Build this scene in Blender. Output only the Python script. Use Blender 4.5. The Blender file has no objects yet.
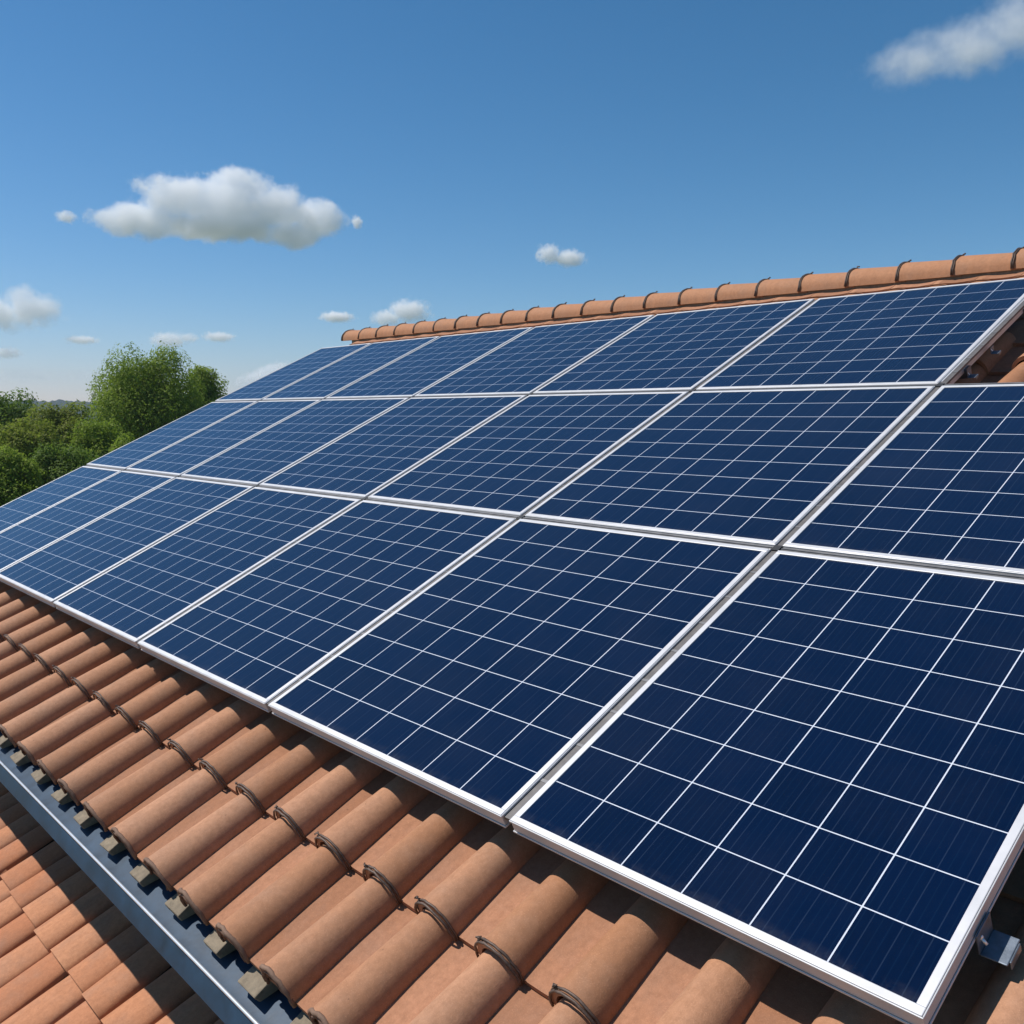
import bpy, bmesh, math, random
import numpy as np
from mathutils import Vector, Matrix, noise as mnoise

random.seed(7); rng = np.random.default_rng(7)
scene = bpy.context.scene
C = scene.collection
rad = math.radians

# ------------------------------------------------------------------ camera
F_PX, PITCH, YAW = 928.5, 0.1048, 0.8308
CAM = Vector((1.3308, -1.1971, 0.8153))
TH = 0.4382                                   # slope of the roof
fw = Vector((-math.sin(YAW)*math.cos(PITCH), math.cos(YAW)*math.cos(PITCH), -math.sin(PITCH)))
rt = Vector((math.cos(YAW), math.sin(YAW), 0)); up = rt.cross(fw)
cd = bpy.data.cameras.new("camera"); cam = bpy.data.objects.new("camera", cd); C.objects.link(cam)
cam.matrix_world = Matrix(((rt.x, up.x, -fw.x, CAM.x), (rt.y, up.y, -fw.y, CAM.y), (rt.z, up.z, -fw.z, CAM.z), (0, 0, 0, 1)))
cd.sensor_width = 36; cd.lens = F_PX*36/1024; cd.clip_start = 0.05; cd.clip_end = 30000
scene.camera = cam

# ------------------------------------------------------------------ light
VV = Vector((0, math.cos(TH), math.sin(TH))); NN = Vector((0, -math.sin(TH), math.cos(TH)))
SUN = (Vector((-0.50, 0, 0)) + 0.08*VV + NN).normalized()
EL = math.asin(SUN.z); AZ = math.atan2(SUN.x, SUN.y)
w = bpy.data.worlds.new("World"); scene.world = w; w.use_nodes = True
nt = w.node_tree; bg = nt.nodes["Background"]
sky = nt.nodes.new("ShaderNodeTexSky"); sky.sky_type = 'NISHITA'; sky.sun_disc = False
sky.sun_elevation = EL; sky.sun_rotation = AZ; sky.altitude = 300; sky.air_density = 1.0; sky.dust_density = 0.25; sky.ozone_density = 5.0
bg.inputs[1].default_value = 0.1
# grade the clear sky: deeper blue overhead, pale at the horizon
sp_ = nt.nodes.new("ShaderNodeSeparateColor"); cb_ = nt.nodes.new("ShaderNodeCombineColor"); nt.links.new(sky.outputs[0], sp_.inputs[0])
for i_, (g_, k_) in enumerate(((1.62, 1.36), (1.12, .966), (1.12, 1.07))):
    a_ = nt.nodes.new("ShaderNodeMath"); a_.operation = 'MULTIPLY'; a_.inputs[1].default_value = .1; nt.links.new(sp_.outputs[i_], a_.inputs[0])
    p_ = nt.nodes.new("ShaderNodeMath"); p_.operation = 'POWER'; p_.inputs[1].default_value = g_; nt.links.new(a_.outputs[0], p_.inputs[0])
    m_ = nt.nodes.new("ShaderNodeMath"); m_.operation = 'MULTIPLY'; m_.inputs[1].default_value = k_*10; nt.links.new(p_.outputs[0], m_.inputs[0])
    nt.links.new(m_.outputs[0], cb_.inputs[i_])
nt.links.new(cb_.outputs[0], bg.inputs[0])
sd = bpy.data.lights.new("sun", 'SUN'); sd.energy = 5.0; sd.angle = rad(0.53); sd.color = (1, 0.96, 0.91)
so = bpy.data.objects.new("sun", sd); C.objects.link(so); so.rotation_euler = SUN.to_track_quat('Z', 'Y').to_euler(); so.location = (0, 0, 30)
scene.view_settings.view_transform = 'Standard'; scene.view_settings.look = 'None'
scene.view_settings.exposure = 0.0; scene.view_settings.gamma = 1
scene.cycles.use_denoising = True
scene.cycles.max_bounces = 64; scene.cycles.diffuse_bounces = 5; scene.cycles.glossy_bounces = 3
scene.cycles.transparent_max_bounces = 8; scene.cycles.volume_bounces = 64
scene.cycles.volume_max_steps = 400; scene.cycles.volume_step_rate = 0.5

# ------------------------------------------------------------------ helpers
def P(u, v, h):
    """point on the slope: u along the eave, v up the slope, h above the plane of the glass"""
    return Vector((u, v*math.cos(TH) - h*math.sin(TH), v*math.sin(TH) + h*math.cos(TH)))
def raydir(px, py):
    return fw + rt*((px-512)/F_PX) - up*((py-512)/F_PX)
class MB:
    def __init__(s): s.v = []; s.f = []; s.m = []; s.uv = None
    def add(s, vs, fs, mi=0):
        b = len(s.v); s.v += [tuple(p) for p in vs]
        for f in fs: s.f.append(tuple(i+b for i in f)); s.m.append(mi)
    def box(s, fn, a, b, mi=0):
        (x0, y0, z0), (x1, y1, z1) = a, b
        vs = [fn(x, y, z) for z in (z0, z1) for y in (y0, y1) for x in (x0, x1)]
        s.add(vs, [(0, 2, 3, 1), (4, 5, 7, 6), (0, 1, 5, 4), (2, 6, 7, 3), (0, 4, 6, 2), (1, 3, 7, 5)], mi)
    def tube(s, pts, r, n=8, mi=0, closed=False):
        pts = [Vector(p) for p in pts]; rings = []
        N = len(pts)
        for i, p in enumerate(pts):
            a = pts[i-1] if i > 0 else p; b = pts[i+1] if i < N-1 else p
            t = (b-a).normalized(); h = Vector((0.3, 0.2, 0.93)) if abs(t.z) < .9 else Vector((1, 0, 0))
            x = t.cross(h).normalized(); y = t.cross(x)
            rr = r[i] if isinstance(r, (list, tuple)) else r
            rings.append([p + rr*(math.cos(2*math.pi*k/n)*x + math.sin(2*math.pi*k/n)*y) for k in range(n)])
        vs = [q for R in rings for q in R]; fs = []
        for i in range(N-1):
            for k in range(n): fs.append((i*n+k, i*n+(k+1) % n, (i+1)*n+(k+1) % n, (i+1)*n+k))
        fs.append(tuple(range(n))[::-1]); fs.append(tuple((N-1)*n+k for k in range(n)))
        s.add(vs, fs, mi)
    def build(s, name, mats, parent=None, smooth=False, bevel=0, autos=None, fixn=False):
        me = bpy.data.meshes.new(name); me.from_pydata(s.v, [], s.f)
        if not isinstance(mats, (list, tuple)): mats = [mats]
        for m in mats: me.materials.append(m)
        me.polygons.foreach_set("material_index", s.m)
        if smooth: me.polygons.foreach_set("use_smooth", [True]*len(s.f))
        me.update()
        if fixn:
            bm = bmesh.new(); bm.from_mesh(me); bmesh.ops.remove_doubles(bm, verts=bm.verts, dist=1e-4); bmesh.ops.recalc_face_normals(bm, faces=bm.faces); bm.to_mesh(me); bm.free()
        o = bpy.data.objects.new(name, me); C.objects.link(o)
        if autos is not None and smooth: me.set_sharp_from_angle(angle=rad(autos))
        if parent: o.parent = parent; o.matrix_parent_inverse = Matrix.Translation(-parent.location)
        if bevel:
            b = o.modifiers.new("b", 'BEVEL'); b.width = bevel; b.segments = 2; b.limit_method = 'ANGLE'
        return o
def tag(o, label=None, cat=None, group=None, kind=None):
    for k, x in (("label", label), ("category", cat), ("group", group), ("kind", kind)):
        if x: o[k] = x
    return o
def empty(name, loc, **kw):
    o = bpy.data.objects.new(name, None); C.objects.link(o); o.location = loc; o.empty_display_size = .1
    return tag(o, **kw)

def nmat(name):
    m = bpy.data.materials.new(name); m.use_nodes = True; t = m.node_tree
    return m, t, t.nodes["Principled BSDF"]
def N(t, typ, **kw):
    n = t.nodes.new(typ)
    for k, x in kw.items():
        if k.startswith("i_"): n.inputs[int(k[2:]) if k[2:].isdigit() else k[2:].replace("_", " ")].default_value = x
        else: setattr(n, k, x)
    return n
def M(t, op, a, b=None, c=None, clamp=False):
    n = t.nodes.new("ShaderNodeMath"); n.operation = op; n.use_clamp = clamp
    for i, x in enumerate((a, b, c)):
        if x is None: continue
        if isinstance(x, (int, float)): n.inputs[i].default_value = x
        else: t.links.new(x, n.inputs[i])
    return n.outputs[0]
def mixc(t, fac, a, b, blend='MIX'):
    n = t.nodes.new("ShaderNodeMix"); n.data_type = 'RGBA'; n.blend_type = blend
    for s, x in ((n.inputs[0], fac), (n.inputs[6], a), (n.inputs[7], b)):
        if isinstance(x, (int, float)): s.default_value = x
        elif isinstance(x, tuple): s.default_value = (*x, 1)
        else: t.links.new(x, s)
    return n.outputs[2]
def noise(t, scale, detail=4, rough=.55, vec=None, dims='3D'):
    n = t.nodes.new("ShaderNodeTexNoise"); n.inputs["Scale"].default_value = scale
    n.inputs["Detail"].default_value = detail; n.inputs["Roughness"].default_value = rough
    if vec is None:
        tc = t.nodes.new("ShaderNodeTexCoord"); vec = tc.outputs["Object"]
    t.links.new(vec, n.inputs["Vector"]); return n.outputs[0]
def ramp(t, x, stops):
    n = t.nodes.new("ShaderNodeValToRGB"); e = n.color_ramp.elements
    while len(e) < len(stops): e.new(.5)
    for k, (p, c) in enumerate(stops): e[k].position = p; e[k].color = (*c, 1) if isinstance(c, tuple) else (c, c, c, 1)
    t.links.new(x, n.inputs[0]); return n.outputs[0]
def bump(t, b, h, strength=.3, dist=.002):
    n = t.nodes.new("ShaderNodeBump"); n.inputs["Strength"].default_value = strength; n.inputs["Distance"].default_value = dist
    t.links.new(h, n.inputs["Height"]); t.links.new(n.outputs[0], b.inputs["Normal"])

# ------------------------------------------------------------------ materials
def clay(name, c1, c2, stain, vscale=1.0):
    m, t, b = nmat(name)
    isl = N(t, "ShaderNodeNewGeometry").outputs["Random Per Island"]
    base = mixc(t, isl, c1, c2)
    tc = N(t, "ShaderNodeTexCoord"); mp = N(t, "ShaderNodeMapping"); t.links.new(tc.outputs["Object"], mp.inputs[0])
    mp.inputs["Scale"].default_value = (26, 5, 5)
    streak = noise(t, 1.4, 5, .6, mp.outputs[0])
    n1 = noise(t, 9, 5, .6); n2 = noise(t, 70, 6, .7); n3 = noise(t, 420, 3, .6)
    base = mixc(t, ramp(t, streak, [(.38, 0.0), (.8, .45)]), base, tuple(x*.66 for x in c1))
    base = mixc(t, ramp(t, n1, [(.45, 0.0), (.72, .5)]), base, stain)
    base = mixc(t, ramp(t, n2, [(.3, 0.40), (.62, 0.0)]), base, tuple(x*.55 for x in c1))
    base = mixc(t, ramp(t, n3, [(.55, 0.0), (.75, .30)]), base, tuple(min(1, x*1.5) for x in c2))
    dots = ramp(t, noise(t, 95, 1, .4), [(.80, 0.0), (.83, .45)])
    base = mixc(t, dots, base, (.07, .04, .03))
    t.links.new(base, b.inputs["Base Color"]); b.inputs["Roughness"].default_value = .8; b.inputs["Specular IOR Level"].default_value = .25
    bump(t, b, M(t, 'ADD', n3, M(t, 'MULTIPLY', n2, 1.5)), .45, .0012)
    return m
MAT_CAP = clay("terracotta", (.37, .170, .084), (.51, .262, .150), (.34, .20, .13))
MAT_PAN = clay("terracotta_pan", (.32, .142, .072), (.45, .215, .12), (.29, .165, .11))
MAT_RIDGE = clay("terracotta_ridge", (.44, .20, .098), (.49, .24, .125), (.34, .20, .13))
MAT_OLD = clay("weathered_terracotta", (.43, .17, .080), (.55, .26, .135), (.30, .18, .125))

def simple(name, col, rough=.5, metal=0, var=.15, scale=30, bumpy=0, spec=.5):
    m, t, b = nmat(name); n = noise(t, scale, 5, .65)
    c = mixc(t, ramp(t, n, [(.3, 0.0), (.75, 1.0)]), tuple(x*(1-var) for x in col), tuple(min(1, x*(1+var)) for x in col))
    t.links.new(c, b.inputs["Base Color"]); b.inputs["Metallic"].default_value = metal
    r = M(t, 'ADD', M(t, 'MULTIPLY', n, .2), rough-.1); t.links.new(r, b.inputs["Roughness"]); b.inputs["Specular IOR Level"].default_value = spec
    if bumpy: bump(t, b, noise(t, scale*4, 5, .7), .5, bumpy)
    return m
MAT_FRAME = simple("anodised_frame", (.60, .59, .595), .45, .2, .06, 14)
MAT_DARKGAP = simple("dark_gap_metal", (.13, .12, .115), .6, .2, .3, 40)
MAT_GAP = simple("grey_gap_metal", (.19, .185, .185), .5, .4, .2, 30)
MAT_GALV = simple("galvanised", (.17, .20, .24), .45, .6, .22, 60, .0005)
MAT_SEAL = simple("black_seal", (.02, .02, .022), .6)
MAT_GUTTER = simple("painted_gutter_metal", (.015, .042, .078), .5, .1, .35, 16, .0006)
MAT_BEAD = simple("bright_bead", (.85, .87, .9), .3, .6, .05, 10)
MAT_MORTAR = simple("mortar", (.22, .175, .12), .9, 0, .3, 50, .003)
MAT_TIE = simple("tie_metal", (.125, .085, .065), .6, .35, .4, 120, .0005)
MAT_WALL = simple("rendered_wall", (.52, .46, .38), .9, 0, .1, 6, .002)
MAT_WOOD = simple("dark_underlay", (.05, .035, .028), .9, 0, .3, 20)

def glass(nc, nr, seed):
    m, t, b = nmat("solar_cells")
    uv = N(t, "ShaderNodeUVMap").outputs[0]; s = N(t, "ShaderNodeSeparateXYZ"); t.links.new(uv, s.inputs[0])
    return m, t, b, s
def cell_material():
    m, t, b = nmat("solar_cells")
    tc = N(t, "ShaderNodeUVMap"); tc.uv_map = "cell"
    s = N(t, "ShaderNodeSeparateXYZ"); t.links.new(tc.outputs[0], s.inputs[0])
    # gentle irregularity of the printed lines
    x, y = s.outputs[0], s.outputs[1]            # in cells
    fx = M(t, 'ABSOLUTE', M(t, 'SUBTRACT', M(t, 'FRACT', M(t, 'ADD', x, .5)), .5))
    fy = M(t, 'ABSOLUTE', M(t, 'SUBTRACT', M(t, 'FRACT', M(t, 'ADD', y, .5)), .5))
    lx = M(t, 'LESS_THAN', fx, .0092); ly = M(t, 'LESS_THAN', fy, .0092)
    dia = M(t, 'LESS_THAN', M(t, 'ADD', fx, fy), .024)
    line = M(t, 'MAXIMUM', M(t, 'MAXIMUM', lx, ly), dia)
    # fine fingers up the slope
    fg = M(t, 'ABSOLUTE', M(t, 'SUBTRACT', M(t, 'FRACT', M(t, 'MULTIPLY', x, 9)), .5))
    fing = M(t, 'LESS_THAN', fg, .06)
    fg2 = M(t, 'LESS_THAN', M(t, 'ABSOLUTE', M(t, 'SUBTRACT', M(t, 'FRACT', M(t, 'MULTIPLY', x, 3)), .5)), .022)
    fl = N(t, "ShaderNodeCombineXYZ"); t.links.new(M(t, 'FLOOR', x), fl.inputs[0]); t.links.new(M(t, 'FLOOR', y), fl.inputs[1])
    oi = N(t, "ShaderNodeObjectInfo"); t.links.new(oi.outputs["Random"], fl.inputs[2])
    wn = N(t, "ShaderNodeTexWhiteNoise"); t.links.new(fl.outputs[0], wn.inputs[0])
    mp = N(t, "ShaderNodeMapping"); t.links.new(tc.outputs[0], mp.inputs[0]); mp.inputs["Scale"].default_value = (14, 2.2, 1)
    n = noise(t, 1.2, 5, .6, mp.outputs[0])
    cell = mixc(t, wn.outputs[0], (.0002, .0034, .017), (.0004, .0052, .025))
    cell = mixc(t, M(t, 'MULTIPLY', n, .7), cell, (.0010, .0085, .038))
    cell = mixc(t, M(t, 'MULTIPLY', fing, .16), cell, (.008, .030, .070))
    cell = mixc(t, M(t, 'MULTIPLY', fg2, .07), cell, (.12, .16, .24))
    col = mixc(t, line, cell, (.60, .63, .70))
    # faint dust
    du = ramp(t, noise(t, 3.2, 6, .65), [(.45, 0.0), (.8, .010)])
    col = mixc(t, du, col, (.45, .42, .38))
    low = M(t, 'MULTIPLY', ramp(t, y, [(0.0, 1.0), (.22, 0.0)]), ramp(t, noise(t, 26, 5, .7), [(.42, 0.0), (.78, .10)]))
    col = mixc(t, low, col, (.36, .33, .29))
    t.links.new(col, b.inputs["Base Color"]); b.inputs["Roughness"].default_value = .11
    b.inputs["IOR"].default_value = 1.32; b.inputs["Sheen Weight"].default_value = .22; b.inputs["Sheen Roughness"].default_value = .45; b.inputs["Sheen Tint"].default_value = (.35, .6, 1, 1); b.inputs["Specular IOR Level"].default_value = .5
    t.links.new(M(t, 'ADD', M(t, 'MULTIPLY', noise(t, 5, 4, .6), .10), .06), b.inputs["Roughness"])
    bump(t, b, noise(t, 7, 2, .5), .10, .004)
    return m
MAT_CELL = cell_material()

def leaf(name, a, b_, c):
    m, t, b = nmat(name)
    isl = N(t, "ShaderNodeNewGeometry").outputs["Random Per Island"]
    n = noise(t, .9, 3, .6)
    col = mixc(t, ramp(t, n, [(.35, 0.0), (.65, 1.0)]), mixc(t, isl, a, b_), mixc(t, isl, b_, c))
    t.links.new(col, b.inputs["Base Color"]); b.inputs["Roughness"].default_value = .6; b.inputs["Specular IOR Level"].default_value = .15
    tr = N(t, "ShaderNodeBsdfTranslucent"); t.links.new(mixc(t, .4, col, (.2, .32, .03)), tr.inputs[0])
    mx = N(t, "ShaderNodeMixShader"); mx.inputs[0].default_value = .45
    t.links.new(b.outputs[0], mx.inputs[1]); t.links.new(tr.outputs[0], mx.inputs[2])
    t.links.new(mx.outputs[0], t.nodes["Material Output"].inputs[0]); return m
LEAF_A = leaf("leaves_mid", (.13, .19, .016), (.22, .30, .032), (.32, .38, .06))
LEAF_B = leaf("leaves_dark", (.06, .11, .015), (.12, .19, .028), (.19, .26, .045))
LEAF_C = leaf("leaves_olive", (.14, .16, .02), (.22, .25, .035), (.30, .32, .06))
MAT_BARK = simple("bark", (.09, .065, .045), .9, 0, .3, 12, .01)

# ------------------------------------------------------------------ ground and far country
GZ = -6.6
def ground():
    mb = MB(); R = [0, 20, 60, 150, 400, 900, 2000, 5000, 12000]; n = 72; vs = [(CAM.x, CAM.y, GZ)]; fs = []
    for i, r in enumerate(R[1:]):
        for k in range(n):
            a = 2*math.pi*k/n; vs.append((CAM.x+r*math.cos(a), CAM.y+r*math.sin(a), GZ))
    for k in range(n): fs.append((0, 1+k, 1+(k+1) % n))
    for i in range(len(R)-2):
        for k in range(n): fs.append((1+i*n+k, 1+(i+1)*n+k, 1+(i+1)*n+(k+1) % n, 1+i*n+(k+1) % n))
    mb.add(vs, fs)
    m, t, b = nmat("meadow"); n1 = noise(t, .05, 6, .6); n2 = noise(t, 1.5, 6, .7)
    c = mixc(t, n1, (.07, .10, .03), (.15, .16, .06)); c = mixc(t, M(t, 'MULTIPLY', n2, .5), c, (.03, .05, .015))
    t.links.new(c, b.inputs["Base Color"]); b.inputs["Roughness"].default_value = .95
    o = mb.build("ground", m); o["kind"] = "structure"
ground()
def hills():
    """a low wooded ridge about 900 m away, its edge broken by tree tops"""
    mb = MB(); vs = []; fs = []; n = 420; rows = 9
    for i in range(n+1):
        px = -260 + 900*i/n
        d = raydir(px, 415); d.z = 0; d.normalize()
        top = 12.5 + 5.0*mnoise.noise(Vector((px*.013, 3.1, 0))) + 2.2*mnoise.noise(Vector((px*.09, 9, 0))) + 1.6*abs(mnoise.noise(Vector((px*.35, 1, 0)))) + 1.1*mnoise.noise(Vector((px*1.1, 5, 0)))
        for j in range(rows):
            s = j/(rows-1); dist = 760 + 200*s
            z = GZ-1 + (top-GZ+1)*math.sin(s*math.pi/2)**.8 + (1.2*mnoise.noise(Vector((px*.4, j*1.7, 0))) if 0 < j < rows-1 else 0)
            vs.append(tuple(Vector((CAM.x, CAM.y, 0)) + d*dist + Vector((0, 0, z))))
        vs.append(tuple(Vector((CAM.x, CAM.y, 0)) + d*1150 + Vector((0, 0, GZ-1))))
    R = rows+1
    for i in range(n):
        for j in range(R-1): fs.append((i*R+j, (i+1)*R+j, (i+1)*R+j+1, i*R+j+1))
    mb.add(vs, fs)
    m, t, b = nmat("distant_wood"); n1 = noise(t, .12, 6, .7)
    t.links.new(mixc(t, n1, (.004, .012, .011), (.018, .036, .022)), b.inputs["Base Color"]); b.inputs["Roughness"].default_value = 1
    bump(t, b, noise(t, .3, 5, .7), 1, 3)
    o = mb.build("hills", m, smooth=True); o["kind"] = "structure"
hills()

# ------------------------------------------------------------------ house and the two tiled roofs
COLS = [-3.86, -3.61, -3.37, -3.13, -2.9, -2.67, -2.43, -2.21, -1.98, -1.76, -1.55, -1.32, -1.10, -.875, -.67, -.47, -.27, -.08, .11, .31, .50]
while COLS[0] > -5.75: COLS.insert(0, COLS[0]-.243)
while COLS[-1] < 3.0: COLS.append(COLS[-1]+.198)
V_EAVE, EXPO = -.468, .277
NROW = 15
V_RIDGE = V_EAVE + EXPO*NROW + .165     # 3.85
UL, UR = COLS[0]-.12, COLS[-1]+.10

def cap(mb, fn, u, v, L, w0, w1, hgt, lift, th=.011, yaw=0., seg=16, flat=.95):
    """one half-round cover tile: wide end at v, narrow end at v+L; fn maps (u, v, height)"""
    st = 5; outer = []; inner = []
    for j in range(st):
        s = j/(st-1); wd = w0+(w1-w0)*s; h0 = lift*(1-s)
        if j == 0: pass
        ro, ri = [], []
        for k in range(seg+1):
            a = math.pi*k/seg; ca, sa = -math.cos(a), math.sin(a)
            for R, r_ in ((ro, 1.0), (ri, 1-th/wd*2.0)):
                e = wd*.5*r_
                hh = (hgt*(1-.12*s))*(r_ if R is ro else r_-.03)*(sa**flat)
                R.append(fn(u + ca*e + yaw*s*L, v + s*L, h0 + hh + (0 if R is ro else 0)))
        outer.append(ro); inner.append(ri)
    n = seg+1; vs = [p for R in outer for p in R] + [p for R in inner for p in R]; off = st*n; fs = []
    for j in range(st-1):
        for k in range(seg):
            a = j*n+k; fs.append((a, a+1, a+n+1, a+n)); fs.append((off+a, off+a+n, off+a+n+1, off+a+1))
    for k in range(seg):
        fs.append((k, off+k, off+k+1, k+1)); q = (st-1)*n+k; fs.append((q, q+1, off+q+1, off+q))
    for j in range(st-1):
        a = j*n; fs.append((a, a+n, off+a+n, off+a)); a = j*n+seg; fs.append((a, off+a, off+a+n, a+n))
    mb.add(vs, fs)
def pan(mb, fn, u, v, L, wd, h, lift, sag=.006, th=.016, seg=6):
    st = 3; vs = []; fs = []
    for lay in (0, 1):
        for j in range(st):
            s = j/(st-1)
            for k in range(seg+1):
                x = -1+2*k/seg; vs.append(fn(u+x*wd*.5, v+s*L, h + lift*(1-s) + sag*(x*x) - th*lay - (0.004 if (j == 0 and lay == 0) else 0)))
    n = seg+1; off = st*n
    for j in range(st-1):
        for k in range(seg):
            a = j*n+k; fs.append((a, a+1, a+n+1, a+n)); fs.append((off+a, off+a+n, off+a+n+1, off+a+1))
    for k in range(seg): fs.append((k, off+k, off+k+1, k+1)); q = (st-1)*n+k; fs.append((q, q+1, off+q+1, off+q))
    for j in range(st-1):
        a = j*n; fs.append((a, a+n, off+a+n, off+a)); a = j*n+seg; fs.append((a, off+a, off+a+n, a+n))
    mb.add(vs, fs)
J = lambda a: random.uniform(-a, a)

house = empty("house", (-1.3, -.3, GZ), label="house under the large terracotta barrel-tile roof that carries the solar panels", cat="house")
mb = MB()
mb.box(P, (UL+.06, V_EAVE+.02, -.215), (UR, V_RIDGE-.01, -.185))
roof = mb.build("roof", MAT_WOOD, house)
H0 = -.163                                   # height of the tile bed under the glass plane
mc, mp_ = MB(), MB()
for i, u in enumerate(COLS):
    sp = (COLS[i+1]-u) if i < len(COLS)-1 else .198
    sl = (u-COLS[i-1]) if i > 0 else sp
    for r in range(NROW+1):
        v = V_EAVE + r*EXPO + J(.002); LL = 0 if r < NROW else .12
        cap(mc, lambda a, b, c: P(a, b, c+H0), u+J(.003), v, EXPO+.045-LL, .585*min(sp, sl)+.004, .51*min(sp, sl), .066 if r < 12 else .020, .016 if r < 12 else .006, yaw=J(.008))
        if i < len(COLS)-1:
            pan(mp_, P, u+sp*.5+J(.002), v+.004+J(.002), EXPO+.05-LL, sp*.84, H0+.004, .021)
cover = mc.build("cover_tiles", MAT_CAP, roof, smooth=True, autos=40)
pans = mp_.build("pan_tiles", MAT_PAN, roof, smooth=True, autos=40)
# back slope
mb = MB(); top = P(0, V_RIDGE, -.17); L_ = 3.6
def PB(u, v, h): return Vector((u, top.y + v*math.cos(TH) + h*math.sin(TH), top.z - v*math.sin(TH) + h*math.cos(TH)))
mb.box(PB, (UL+.06, .02, -.05), (UR, L_, -.02))
mb.build("back_deck", MAT_WOOD, roof)
mb = MB()
for i, u in enumerate(COLS):
    for r in range(12):
        cap(mb, lambda a, b, c: PB(a, b, c), u, .3*r+.33, -.34, .15, .13, .06, .014, seg=8)
mb.build("back_tiles", MAT_CAP, roof, smooth=True, autos=40)
# ridge tiles, each with its tie
RC = Vector((0, top.y+.005, top.z+.005))
ru = UL-.14; ridge_u = []
while ru < UR: ridge_u.append(ru); ru += .272
def PR(a, b, c): return Vector((b, RC.y + a, RC.z + c))
for k, ru in enumerate(ridge_u):
    mb = MB(); cap(mb, lambda a, b, c: PR(a, b, c-.010), J(.003), ru, .272+.05, .238, .228, .104, .006, th=.013, seg=16, flat=.8)
    mb.build("ridge_tile", MAT_RIDGE, roof, smooth=True, autos=40)
    mb = MB(); pts = []
    for q in range(15):
        a = math.pi*(q/14)*.98+.02
        pts.append(PR(-math.cos(a)*.123, ru+.006+J(.003), math.sin(a)**.8*.110-.008))
    mb.tube(pts, .0042, 6); mb.tube([p+Vector((.008, 0, -.001)) for p in pts], .003, 6)
    tp = PR(-.0, ru+.006, .102); mb.tube([tp, tp+Vector((J(.01)+.010, .004, .010)), tp+Vector((.016, -.004, .007))], .004, 6)
    mb.build("ridge_tie", MAT_TIE, roof, smooth=True)
mb = MB()
mb.box(lambda x, y, z: Vector((x, RC.y+y, RC.z+z)), (UL+.01, -.104, -.075), (UR, .104, -.004)); mb.build("ridge_mortar", MAT_MORTAR, roof)
# ties over the joints between the first and second course
for i, u in enumerate(COLS):
    if u < -5.3 or u > 1.3: continue
    sp = (COLS[i+1]-u); sl = (u-COLS[i-1]) if i > 0 else sp; wd = .585*min(sp, sl)+.010
    mb = MB()
    for (dv, rr, gr) in ((-.004, .0028, -.001), (.003, .0027, .0)):
        pts = []
        for q in range(19):
            a = math.pi*q/18; e = wd*.5+gr
            pts.append(P(u-math.cos(a)*e+J(.0008), V_EAVE+EXPO+dv+J(.0012), H0+.016+(.068+gr)*math.sin(a)**.95))
        mb.tube(pts, rr, 6)
    a = math.pi*.33; kx = P(u-math.cos(a)*wd*.5, V_EAVE+EXPO, H0+.020+.068*math.sin(a)**.95)
    kp = [kx + Vector((J(.006), J(.006), .001+abs(J(.004)))) for _ in range(7)]
    mb.tube(kp, .0019, 5)
    mb.build("tile_tie", MAT_TIE, roof, smooth=True)
# rolled lips at the eave ends
MAT_LIP = clay("weathered_edge", (.17, .10, .07), (.30, .19, .13), (.12, .08, .06))
for i, u in enumerate(COLS):
    mb = MB()
    sp = (COLS[i+1]-u) if i < len(COLS)-1 else .198; sl = (u-COLS[i-1]) if i > 0 else sp; wd = .585*min(sp, sl)+.004
    for (dv, sh, rr) in ((.0, 0.0, .0052), (-.002, -.009, .004)):
        pts = [P(u-math.cos(math.pi*q/14)*(wd*.5+sh)+J(.0012), V_EAVE+dv+J(.002), H0+.013+(.067+sh)*math.sin(math.pi*q/14)**.95) for q in range(15)]
        mb.tube(pts, rr, 6)
    mb.build("eave_lip", MAT_LIP, roof, smooth=True)
# small mortar blocks in the mouths of the pans
for i, u in enumerate(COLS[:-1]):
    sp = COLS[i+1]-u; mb = MB(); cu = u+sp*.5+J(.008); a = .036+J(.005); v0 = V_EAVE-.034+J(.004); v1 = V_EAVE+.022
    vs = [P(cu-a+J(.004), v0+J(.003), H0-.002+J(.002)), P(cu+a+J(.004), v0+J(.003), H0-.004+J(.002)), P(cu+a*.9, v1, H0+.001), P(cu-a*.9, v1, H0+.002),
          P(cu-a, v0+.003, H0-.022), P(cu+a, v0+.003, H0-.022), P(cu+a, v1, H0-.035), P(cu-a, v1, H0-.035)]
    mb.add(vs, [(0, 1, 2, 3), (4, 7, 6, 5), (0, 4, 5, 1), (1, 5, 6, 2), (2, 6, 7, 3), (3, 7, 4, 0)])
    mb.build("mortar_block", MAT_MORTAR, roof, bevel=.003)
# gutter: flat top flange, bright bead, turned-down front
mb = MB()
prof = [(-.452, -.205), (-.480, -.200), (-.505, -.203), (-.528, -.199), (-.533, -.202), (-.566, -.240), (-.560, -.244), (-.526, -.212), (-.48, -.212), (-.452, -.217)]
us = [UL-.02 + (UR-UL+.02)*k/40 for k in range(41)]
vs = [P(u, v, h) for u in us for (v, h) in prof]; n = len(prof); fs = []
for i in range(40):
    for k in range(n): fs.append((i*n+k, i*n+(k+1) % n, (i+1)*n+(k+1) % n, (i+1)*n+k))
fs.append(tuple(range(n))[::-1]); fs.append(tuple(40*n+k for k in range(n)))
mb.add(vs, fs); gut = mb.build("gutter", MAT_GUTTER, house, smooth=True, autos=25)
mb = MB(); mb.tube([P(u, -.5305, -.1965) for u in us], .0038, 8); mb.build("bead", MAT_BEAD, gut, smooth=True)
e = P(0, V_EAVE, -.21)
bot = P(0, V_EAVE, 0)
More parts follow.
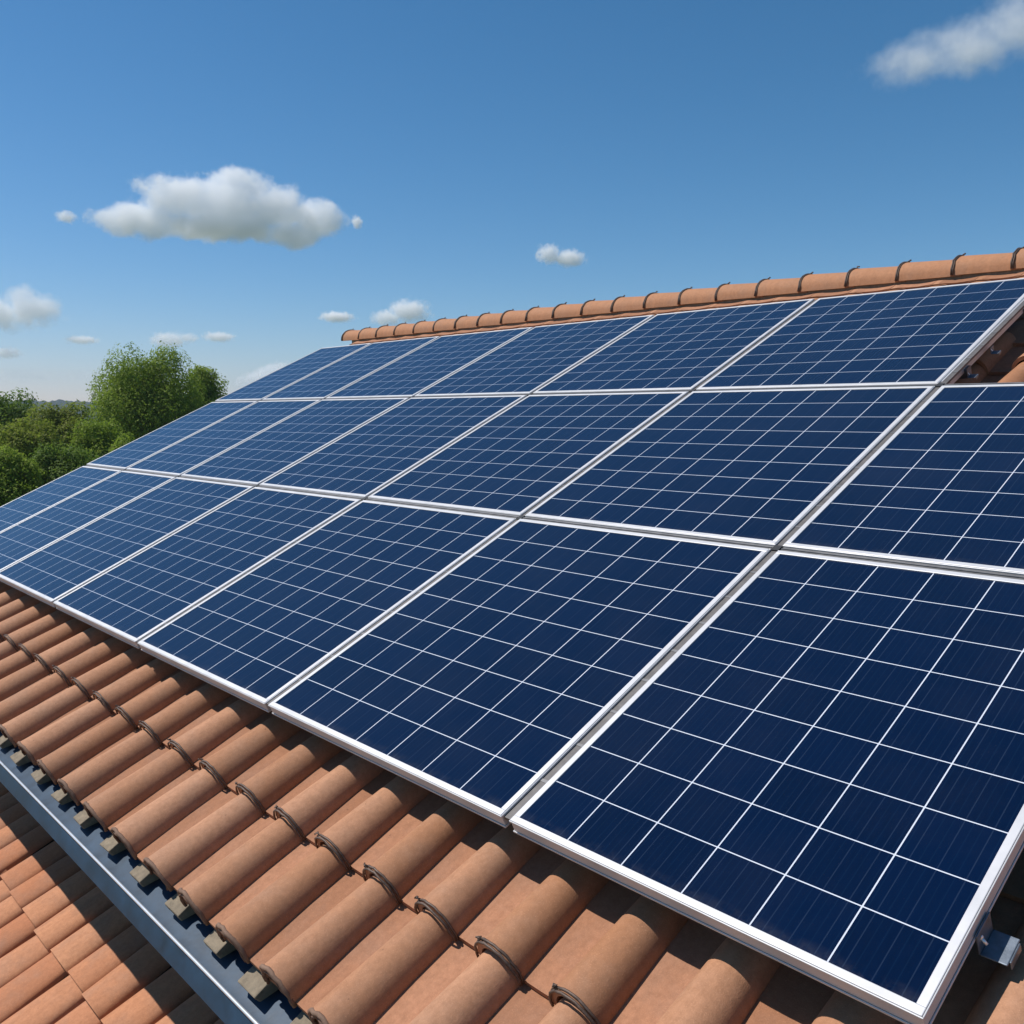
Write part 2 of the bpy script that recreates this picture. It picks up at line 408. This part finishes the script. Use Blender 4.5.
B = lambda x, y, z: Vector((x, y, z))
mb = MB(); mb.box(B, (UL+.1, e.y+.60, GZ), (UR-.1, e.y+.90, e.z+.15)); mb.box(B, (UL+.1, top.y*2-e.y-.4, GZ), (UR-.1, top.y*2-e.y-.1, e.z-.25))
for x in (UL+.1, UR-.4):                      # gable walls
    y0, y1 = e.y+.90, top.y*2-e.y-.4
    vs = [B(x, y0, GZ), B(x, y1, GZ), B(x, y1, e.z-.2), B(x, top.y, top.z-.12), B(x, y0, e.z+.25)]
    vs += [p+Vector((.3, 0, 0)) for p in vs]
    mb.add(vs, [(0, 1, 2, 3, 4), (9, 8, 7, 6, 5), (0, 5, 6, 1), (1, 6, 7, 2), (2, 7, 8, 3), (3, 8, 9, 4), (4, 9, 5, 0)])
mb.build("wall", MAT_WALL, house)

# lower roof in front of the eave
annex = empty("outbuilding", (-2, -2, GZ), label="lower weathered terracotta roof below the metal gutter, half in its shadow", cat="outbuilding")
G2 = -.70; SP2 = .165; EX2 = .235
mb = MB(); mb2 = MB()
v_hi = .70; v_lo = -.735-10*EX2
u = UL
while u < 1.6:
    off = J(.01)
    r = 0; v = v_lo
    while v < v_hi:
        jj = J(.006)
        cap(mb, lambda a, b, c: P(a, b, c+G2-.045), u+J(.008), v+off+jj, EX2+.03, SP2*random.uniform(.92, 1.06), SP2*.9, random.uniform(.034, .046), .014+J(.006), yaw=J(.05), seg=10, flat=.75)
        v += EX2
    u += SP2+J(.004)
arof = None
mb2.box(P, (UL, v_lo, G2-.09), (1.7, v_hi+.1, G2-.05)); arof = mb2.build("roof", MAT_WOOD, annex)
mb.build("cover_tiles", MAT_OLD, arof, smooth=True, autos=45)
q = P(0, v_lo, G2); mb = MB(); mb.box(B, (UL+.1, q.y+.15, GZ), (1.5, q.y+.4, q.z-.1)); mb.box(B, (UL+.1, q.y+.4, GZ), (UL+.35, e.y+.60, q.z-.1)); mb.box(B, (1.25, q.y+.4, GZ), (1.5, e.y+.60, q.z-.1))
mb.build("wall", MAT_WALL, annex)

# ------------------------------------------------------------------ solar panels
US = [.834, -.010, -1.018, -1.992, -2.962, -3.917, -4.771, -5.514]
VS = [.010, 1.089, 2.157, 3.216]
GAP = .0135; TH_F = .034
def panel(ci, ri, label):
    u0, u1 = US[ci+1]+GAP, US[ci]-GAP
    if ci == 0: u1 = US[0]
    if ci == 6: u0 = US[7]
    v0, v1 = VS[ri]+GAP, VS[ri+1]-GAP
    if ri == 0: v0 = VS[0]
    if ri == 2: v1 = VS[3]
    root = empty("solar_panel", P((u0+u1)/2, (v0+v1)/2, -TH_F), label=label, cat="solar panel", group="solar panels laid out in rows on the tiled roof")
    dz = J(.0012); PP = lambda a, b, c: P(a, b, c+dz)
    fwid = .0145; mb = MB()
    for a, b in (((u0, v0), (u1, v0+fwid)), ((u0, v1-fwid), (u1, v1)), ((u0, v0+fwid), (u0+fwid, v1-fwid)), ((u1-fwid, v0+fwid), (u1, v1-fwid))):
        mb.box(PP, (*a, -TH_F+.004), (*b, 0))
    # thin foot lip round the bottom
    for a, b in (((u0-.0025, v0-.0025), (u1+.0025, v0)), ((u0-.0025, v1), (u1+.0025, v1+.0025)), ((u0-.0025, v0), (u0, v1)), ((u1, v0), (u1+.0025, v1))):
        mb.box(PP, (*a, -TH_F), (*b, -TH_F+.005))
        mb.box(PP, (*a, -.0065), (*b, -.0015))
    mb.build("frame", MAT_FRAME, root, bevel=.0012)
    if ri == 2 and ci == 1:
        mb = MB(); mb.box(PP, (u1+.0027, v0+.02, -.048), (u1+.0075, v1-.01, -.0045))
        q = v0+.08
        while q < v1: mb.tube([PP(u1+.0070, q, -.030), PP(u1+.0092, q, -.030)], .006, 8); q += .115
        mb.build("side_rail", MAT_FRAME, root)
    a0, a1, b0, b1 = u0+fwid-.003, u1-fwid+.003, v0+fwid-.003, v1-fwid+.003
    nc = max(1, round((US[ci]-US[ci+1])/.142)); nr = 9
    NX, NY = 1, 1
    me = bpy.data.meshes.new("cell_glass"); vs = [PP(a0, b0, -.0022), PP(a1, b0, -.0022), PP(a1, b1, -.0022), PP(a0, b1, -.0022)]
    vs += [PP(a0, b0, -.008), PP(a1, b0, -.008), PP(a1, b1, -.008), PP(a0, b1, -.008)]
    me.from_pydata([tuple(p) for p in vs], [], [(0, 1, 2, 3), (7, 6, 5, 4), (0, 4, 5, 1), (1, 5, 6, 2), (2, 6, 7, 3), (3, 7, 4, 0)])
    uvl = me.uv_layers.new(name="cell"); e_ = .012
    cc = [(-e_, -e_), (nc+e_, -e_), (nc+e_, nr+e_), (-e_, nr+e_)]
    for p in me.polygons:
        for li in p.loop_indices: uvl.data[li].uv = cc[me.loops[li].vertex_index % 4]
    me.materials.append(MAT_CELL)
    o = bpy.data.objects.new("cell_glass", me); C.objects.link(o); o.parent = root; o.matrix_parent_inverse = Matrix.Translation(-root.location)
ordn = ["rightmost", "second", "third", "fourth", "fifth", "sixth", "seventh"]
rown = ["bottom", "middle", "top"]
LAB = {(0, 0): "nearest and largest-looking blue solar panel at the lower right, white front corner over the tiles",
       (6, 2): "far end blue solar panel of the top row, under the left end of the ridge"}
for ri in range(3):
    for ci in range(7):
        if ri == 2 and ci == 0: continue
        k = ci if ri < 2 else ci-1
        lab = LAB.get((ci, ri)) or ("%s blue solar panel %sin the %s row%s" % (ordn[k], "from the right " if k else "", rown[ri],
              [", above the tiled eave", ", between the other two rows", ", below the ridge tiles"][ri]))
        panel(ci, ri, lab)
# strips closing the gaps
nmc = ["rightmost", "second", "third", "fourth", "fifth", "leftmost"]
for k in range(6):
    u = US[k+1]; vt = VS[3]; mb = MB()
    mb.box(P, (u-GAP+.001, VS[0]+.004, -.014), (u+GAP-.001, vt-.004, -.006))
    for ri in range(3):
        for q in range(1, 9):
            v = VS[ri]+(VS[ri+1]-VS[ri])*q/9; mb.box(P, (u-GAP+.0015, v-.004, -.006), (u+GAP-.0015, v+.004, -.005), 1)
    for v in VS[1:3]: mb.box(P, (u-GAP*.8, v-.012, -.0059), (u+GAP*.8, v+.012, -.002), 2)
    o = mb.build("gap_strip", [MAT_DARKGAP, MAT_GAP, MAT_SEAL]); tag(o, "dark strip up the slope, %s of six between panel columns" % (nmc[k] if k in (0, 5) else nmc[k]+" from the right"), "metal strip", "strips between the panel columns")
for k, v in enumerate(VS[1:3]):
    mb = MB(); mb.box(P, (US[7]+.004, v-GAP+.001, -.020), (US[0]-.004, v+GAP-.001, -.0145)); 
    for q in range(7):
        mb.box(P, (US[q+1]+GAP+.001, v-GAP+.0015, -.0145), (US[q]-GAP-.001, v+GAP-.0015, -.005))
        mb.box(P, (US[q+1]+GAP+.001, v-.0015, -.005), (US[q]-GAP-.001, v+.0015, -.002))
    o = mb.build("gap_strip", MAT_GAP); tag(o, "grey metal strip along the gap between the %s panel rows" % ["bottom and middle", "middle and top"][k], "metal strip", "strips between the panel rows")
# rails under the panels
RAILS = [.20, .86, 1.30, 1.93, 2.38, 2.95]
for k, v in enumerate(RAILS):
    mb = MB(); ur = .822 if k < 4 else -.006
    mb.box(P, (-5.5, v-.018, -.070), (ur, v+.018, -.0355)); mb.box(P, (-5.5, v-.006, -.0354), (ur, v+.006, -.0348))
    uu = -5.4
    while uu < ur: mb.box(P, (uu-.015, v-.015, -.11), (uu+.015, v+.015, -.0705)); uu += .97
    tag(mb.build("mounting_rail", MAT_GALV), "aluminium mounting rail running under the %s of the %s panel row" % (["lower half", "upper half"][k % 2], rown[k//2]), "rail", "mounting rails under the panels")
# brackets at the right-hand edges
def bracket(u, v, s, label, tilt=0.):
    root = empty("mounting_bracket", P(u, v, -.04), label=label, cat="bracket", group="galvanised brackets on the panel edges")
    mb = MB()
    ang = rad(8)
    def Q(a, b, c): return P(u + a*s, v + b*s + a*s*tilt, -.046 + c*s)
    hw = .026
    mb.box(Q, (.004, -hw, -.0175), (.042, hw, -.0145))                   # plate
    mb.box(Q, (.001, -hw, -.0174), (.004, hw, .022))                     # upright against the frame
    mb.box(Q, (.042, -hw*.75, -.030), (.045, hw*.75, -.0146))            # turned-down lip
    mb.build("plate", MAT_GALV, root, bevel=.002*s)
    mb = MB(); mb.tube([Q(.002, -.012, .006), Q(.011, -.014, -.002)], .0028*s, 8); mb.tube([Q(-.001, -.0115, .009), Q(.0035, -.0125, .005)], .005*s, 6)
    mb.build("bolt", MAT_BEAD, root, smooth=True)
bracket(.836, .205, 1.0, "galvanised bracket with a bolt on the side of the nearest panel, lower right corner")
bracket(.004, 2.35, .6, "lower galvanised bracket on the right edge of the top panel row")
bracket(.004, 2.56, .6, "upper galvanised bracket on the right edge of the top panel row")

# ------------------------------------------------------------------ trees
def at(px, dist):
    d = raydir(px, 415); d.z = 0; d.normalize(); return Vector((CAM.x, CAM.y, 0)) + d*dist
def hz(py, dist, px):                        # height seen at that picture row
    d = raydir(px, py); return CAM.z + d.z/math.hypot(d.x, d.y)*dist
def tree(px, top, halfw, dist, mat, label, lobes=None, nleaf=15000, size=.09, spire=False, low=520, group="trees beyond the roof", seed=0):
    rs = np.random.default_rng(100+seed)
    if seed > 2: nleaf = int(nleaf*1.6); size *= .8
    base = at(px, dist); base.z = GZ
    zt = hz(top, dist, px); R = halfw/F_PX*dist*.96; zb = max(GZ+1.2, min(hz(low, dist, px), zt-2.2*R))
    root = empty("tree", base, label=label, cat="tree", group=group)
    hC = (zt+zb)/2; hh = (zt-zb)/2
    # lobes on a rough ellipsoid
    n = int(70*max(1, hh/R)**.8); cen = []; rr = []
    for i in range(n):
        d = rs.normal(size=3); d[2] += .25; d /= np.linalg.norm(d)
        k = rs.uniform(.30, .80); 
        taper = 1-.45*max(0, d[2]*k)**1.3 if spire else 1
        cen.append([0, 0, 0]); q_ = (1-min(.999, abs(d[2]))**2.6)**.5/max(.05, math.hypot(d[0], d[1])) if not spire else 1
        cen[-1] = [d[0]*k*R*taper*min(q_, 2), d[1]*k*R*taper*min(q_, 2), d[2]*(k+.15)*hh]; rr.append(rs.uniform(.24, .44)*R)
    cen = np.array(cen); rr = np.array(rr)
    cen[:, 2] = np.minimum(cen[:, 2], hh-rr*.85)
    w_ = rr**2; idx = rs.choice(n, nleaf, p=w_/w_.sum())
    d = rs.normal(size=(nleaf, 3)); d /= np.linalg.norm(d, axis=1)[:, None]
    rad_ = rr[idx]*(rs.uniform(.35, 1.08, nleaf)**.5)
    bumpy = 1+.22*np.sin(d[:, 0]*9+idx)*np.sin(d[:, 1]*8+2*idx)*np.sin(d[:, 2]*9)
    pts = cen[idx] + d*(rad_*bumpy)[:, None]*np.array([1, 1, 1.05])
    pts[:, 2] += hC-GZ
    nrm = d*1.0 + rs.normal(size=(nleaf, 3))*.6 + np.array([-.1, 0, .35]); nrm /= np.linalg.norm(nrm, axis=1)[:, None]
    a = np.cross(nrm, rs.normal(size=(nleaf, 3))); a /= np.linalg.norm(a, axis=1)[:, None]; b = np.cross(nrm, a)
    s = size*rs.uniform(.5, 1.15, nleaf)[:, None]*dist/40
    V = np.empty((nleaf, 4, 3)); V[:, 0] = pts-a*s; V[:, 1] = pts-b*s*.5+nrm*s*.12; V[:, 2] = pts+a*s; V[:, 3] = pts+b*s*.5+nrm*s*.12
    me = bpy.data.meshes.new("crown"); me.vertices.add(nleaf*4); me.vertices.foreach_set("co", V.ravel())
    me.loops.add(nleaf*4); me.loops.foreach_set("vertex_index", np.arange(nleaf*4, dtype=np.int32))
    me.polygons.add(nleaf); me.polygons.foreach_set("loop_start", np.arange(0, nleaf*4, 4, dtype=np.int32)); me.polygons.foreach_set("loop_total", np.full(nleaf, 4, dtype=np.int32))
    me.update(calc_edges=True); me.validate(); me.materials.append(mat)
    o = bpy.data.objects.new("crown", me); C.objects.link(o); o.parent = root
    mb = MB(); H = hC-GZ
    mb.tube([(0, 0, -.1), (R*.03, 0, H*.35), (-R*.02, R*.03, H*.7), (0, 0, H+hh*.5)], [R*.075+.08, R*.06+.06, R*.05+.03, .03], 8)
    for i in range(12):
        c_ = cen[i*3]; z0 = H*rs.uniform(.55, 1.0)
        e_ = Vector((c_[0], c_[1], c_[2]+H)); s_ = Vector((0, 0, min(z0, e_.z-.1))); mid = (s_+e_)*.5+Vector((0, 0, .1*R))
        mb.tube([s_, mid, e_], [R*.03+.02, R*.02+.015, .012], 6)
    t_ = mb.build("trunk", MAT_BARK, None, smooth=True); t_.parent = root
tree(149, 349, 57, 40, LEAF_A, "tallest bright green round-crowned tree at the left, behind the far panels", nleaf=110000, seed=1, size=.058)
tree(207, 361, 30, 43, LEAF_A, "narrower green tree with pointed tops just right of the tallest tree", nleaf=48000, seed=2, spire=True, size=.062)
tree(3, 389, 38, 46, LEAF_B, "dark green tree at the left edge of the picture, in front of the hills", nleaf=20000, seed=3)
tree(62, 404, 40, 44, LEAF_C, "dull green tree rising to the skyline between the tallest tree and the left edge", nleaf=24000, seed=4)
tree(30, 421, 34, 33, LEAF_C, "olive green bushy tree low at the left, in front of the dark edge tree", nleaf=24000, seed=5)
tree(95, 422, 32, 34, LEAF_A, "mid green bushy tree at the foot of the tallest tree, on its left", nleaf=22000, seed=6)
tree(0, 446, 34, 27, LEAF_A, "low green tree at the left edge just above the panel corner", nleaf=20000, seed=7)
tree(62, 446, 34, 28, LEAF_B, "low darker green tree beside the left end of the panel rows", nleaf=22000, seed=8)
tree(128, 430, 26, 32, LEAF_A, "small yellow-green tree peeping over the far panel edge", nleaf=16000, seed=9)
tree(-45, 405, 45, 38, LEAF_B, "dark tree mostly cut off by the left edge of the picture", nleaf=12000, seed=10)

# ------------------------------------------------------------------ clouds (real volumes a few km away)
CD = 3000.
def cloud(px, py, wpx, hpx, lobes, label, dens=.035, edge=1.0, seed=0, soft=.5, roll=0., erosion=1.0):
    d = raydir(px, py); d.normalize(); pos = CAM + d*CD
    sx = wpx/F_PX*CD*.5; sz = hpx/F_PX*CD*.5; sy = max(sz*.8, sx*.32)
    hd = Vector((d.x, d.y, 0)).normalized(); right = hd.cross(Vector((0, 0, 1))); ang = math.atan2(right.y, right.x)
    mb = MB(); n = 20; m_ = 12; vs = []; fs = []
    for j in range(m_+1):
        ph = math.pi*j/m_
        for k in range(n):
            a = 2*math.pi*k/n; vs.append((1.25*sx*math.sin(ph)*math.cos(a), 1.25*sy*math.sin(ph)*math.sin(a), 1.3*sz*math.cos(ph)))
    for j in range(m_):
        for k in range(n): fs.append((j*n+k, j*n+(k+1) % n, (j+1)*n+(k+1) % n, (j+1)*n+k))
    mb.add(vs, fs)
    m = bpy.data.materials.new("cloud_vapour"); m.use_nodes = True; t = m.node_tree; t.nodes.clear()
    out = t.nodes.new("ShaderNodeOutputMaterial"); pv = t.nodes.new("ShaderNodeVolumePrincipled")
    pv.inputs["Color"].default_value = (1, 1, 1, 1); pv.inputs["Anisotropy"].default_value = .0
    tc = N(t, "ShaderNodeTexCoord"); mp = N(t, "ShaderNodeMapping"); t.links.new(tc.outputs["Object"], mp.inputs[0])
    mp.inputs["Scale"].default_value = (1/sx, 1/sy, 1/sz)
    field = None
    for (cx, cz, rx, rz) in lobes:
        vm = t.nodes.new("ShaderNodeVectorMath"); vm.operation = 'SUBTRACT'; t.links.new(mp.outputs[0], vm.inputs[0]); vm.inputs[1].default_value = (cx, random.uniform(-.15, .15), cz)
        vd = t.nodes.new("ShaderNodeVectorMath"); vd.operation = 'DIVIDE'; t.links.new(vm.outputs[0], vd.inputs[0]); vd.inputs[1].default_value = (rx, max(.45, min(.95, rx*1.2)), rz)
        ln = t.nodes.new("ShaderNodeVectorMath"); ln.operation = 'LENGTH'; t.links.new(vd.outputs[0], ln.inputs[0])
        f = M(t, 'SUBTRACT', 1.0, ln.outputs["Value"])
        field = f if field is None else M(t, 'SMOOTH_MAX', field, f, .12)
    mp2 = N(t, "ShaderNodeMapping"); t.links.new(tc.outputs["Object"], mp2.inputs[0]); q = 1/(sz*.9)
    mp2.inputs["Scale"].default_value = (q, q, q); mp2.inputs["Location"].default_value = (seed*3.7, seed*1.3, 0)
    nz = noise(t, 2.1, 9, .66, mp2.outputs[0])
    g = M(t, 'ADD', field, M(t, 'MULTIPLY', M(t, 'SUBTRACT', nz, .54), 1.7*erosion))
    g = M(t, 'MULTIPLY', g, 1/soft, clamp=True)
    g = M(t, 'MULTIPLY', M(t, 'POWER', g, 1.4), dens*.7*max(1.0, 70/hpx)**.9)
    t.links.new(g, pv.inputs["Density"]); t.links.new(pv.outputs[0], out.inputs["Volume"])
    o = mb.build("cloud", m, fixn=True); o.location = pos; o.rotation_euler = (0, roll, ang)
    tag(o, label, "cloud", "small white clouds in the blue sky")
BIG = [(-.62, -.42, .38, .42), (-.3, .12, .42, .55), (.05, -.05, .5, .62), (.13, .45, .30, .48), (.42, -.05, .42, .6), (.76, -.12, .26, .5), (.55, -.5, .32, .38), (0, -.45, .6, .35)]
cloud(221, 206, 228, 84, BIG, "largest white cumulus cloud, flat-based, high on the left", dens=.050, seed=1, soft=.30)
cloud(958, 46, 168, 92, [(.55, .2, .62, .68), (.1, -.05, .62, .62), (1.0, .3, .5, .6), (-.4, -.2, .55, .48), (-.1, .15, .4, .4)], "thin ragged cloud in the top right corner of the sky", dens=.017, seed=4.4, soft=.75, erosion=1.0)
cloud(560, 256, 60, 28, [(-.35, .1, .5, .85), (.3, -.15, .65, .7)], "small white cloud standing alone above the middle of the ridge", dens=.05, seed=3)
cloud(405, 313, 72, 34, [(.1, .1, .7, .8), (-.5, -.3, .5, .6)], "small white cloud resting just above the left end of the ridge", dens=.045, seed=4)
cloud(337, 317, 44, 16, [(0, 0, .9, .8)], "tiny flat cloud left of the one above the ridge end", dens=.05, seed=5)
cloud(18, 312, 92, 54, [(.2, .1, .7, .7), (-.4, -.1, .7, .7), (.1, .55, .35, .4)], "medium white cloud cut by the left edge of the picture", dens=.035, seed=6)
cloud(171, 340, 54, 24, [(-.1, 0, .75, .8), (.5, .2, .5, .5)], "small cloud over the tallest tree, the larger of two side by side", dens=.03, seed=7)
cloud(219, 337, 40, 15, [(0, 0, .9, .8)], "small flat cloud over the tallest tree, the smaller of two side by side", dens=.035, seed=8)
cloud(66, 217, 27, 16, [(0, 0, .8, .8)], "tiny wisp of cloud left of the largest cloud", dens=.03, seed=9)
cloud(357, 222, 18, 18, [(0, 0, .75, .8)], "tiny wisp of cloud right of the largest cloud", dens=.035, seed=10)
cloud(262, 376, 76, 28, [(0, 0, .9, .6), (.3, .2, .6, .6)], "faint slanting cloud behind the far edge of the panels", dens=.03, seed=11, roll=rad(-16))
cloud(82, 340, 38, 12, [(0, 0, .9, .8)], "tiny flat cloud between the left-edge cloud and the tallest tree", dens=.03, seed=12)
cloud(6, 353, 34, 16, [(0, 0, .85, .8)], "tiny cloud at the left edge below the medium cloud", dens=.03, seed=13)
cloud(70, 376, 190, 26, [(-.3, 0, .6, .7), (.3, .1, .65, .6), (.7, -.3, .4, .5)], "long pale streak of cloud low over the hills", dens=.004, seed=14, soft=.8)

# ------------------------------------------------------------------ haze
hb = MB(); hb.box(lambda x, y, z: Vector((x, y, z)), (-1700, -1000, GZ-2), (1000, 1700, 60))
hz_m = bpy.data.materials.new("haze_air"); hz_m.use_nodes = True; t = hz_m.node_tree; t.nodes.clear()
out = t.nodes.new("ShaderNodeOutputMaterial"); pv = t.nodes.new("ShaderNodeVolumePrincipled")
pv.inputs["Color"].default_value = (.72, .84, 1, 1); pv.inputs["Density"].default_value = .0003
t.links.new(pv.outputs[0], out.inputs["Volume"])
hazeo = hb.build("haze", hz_m, fixn=True); hazeo["kind"] = "stuff"
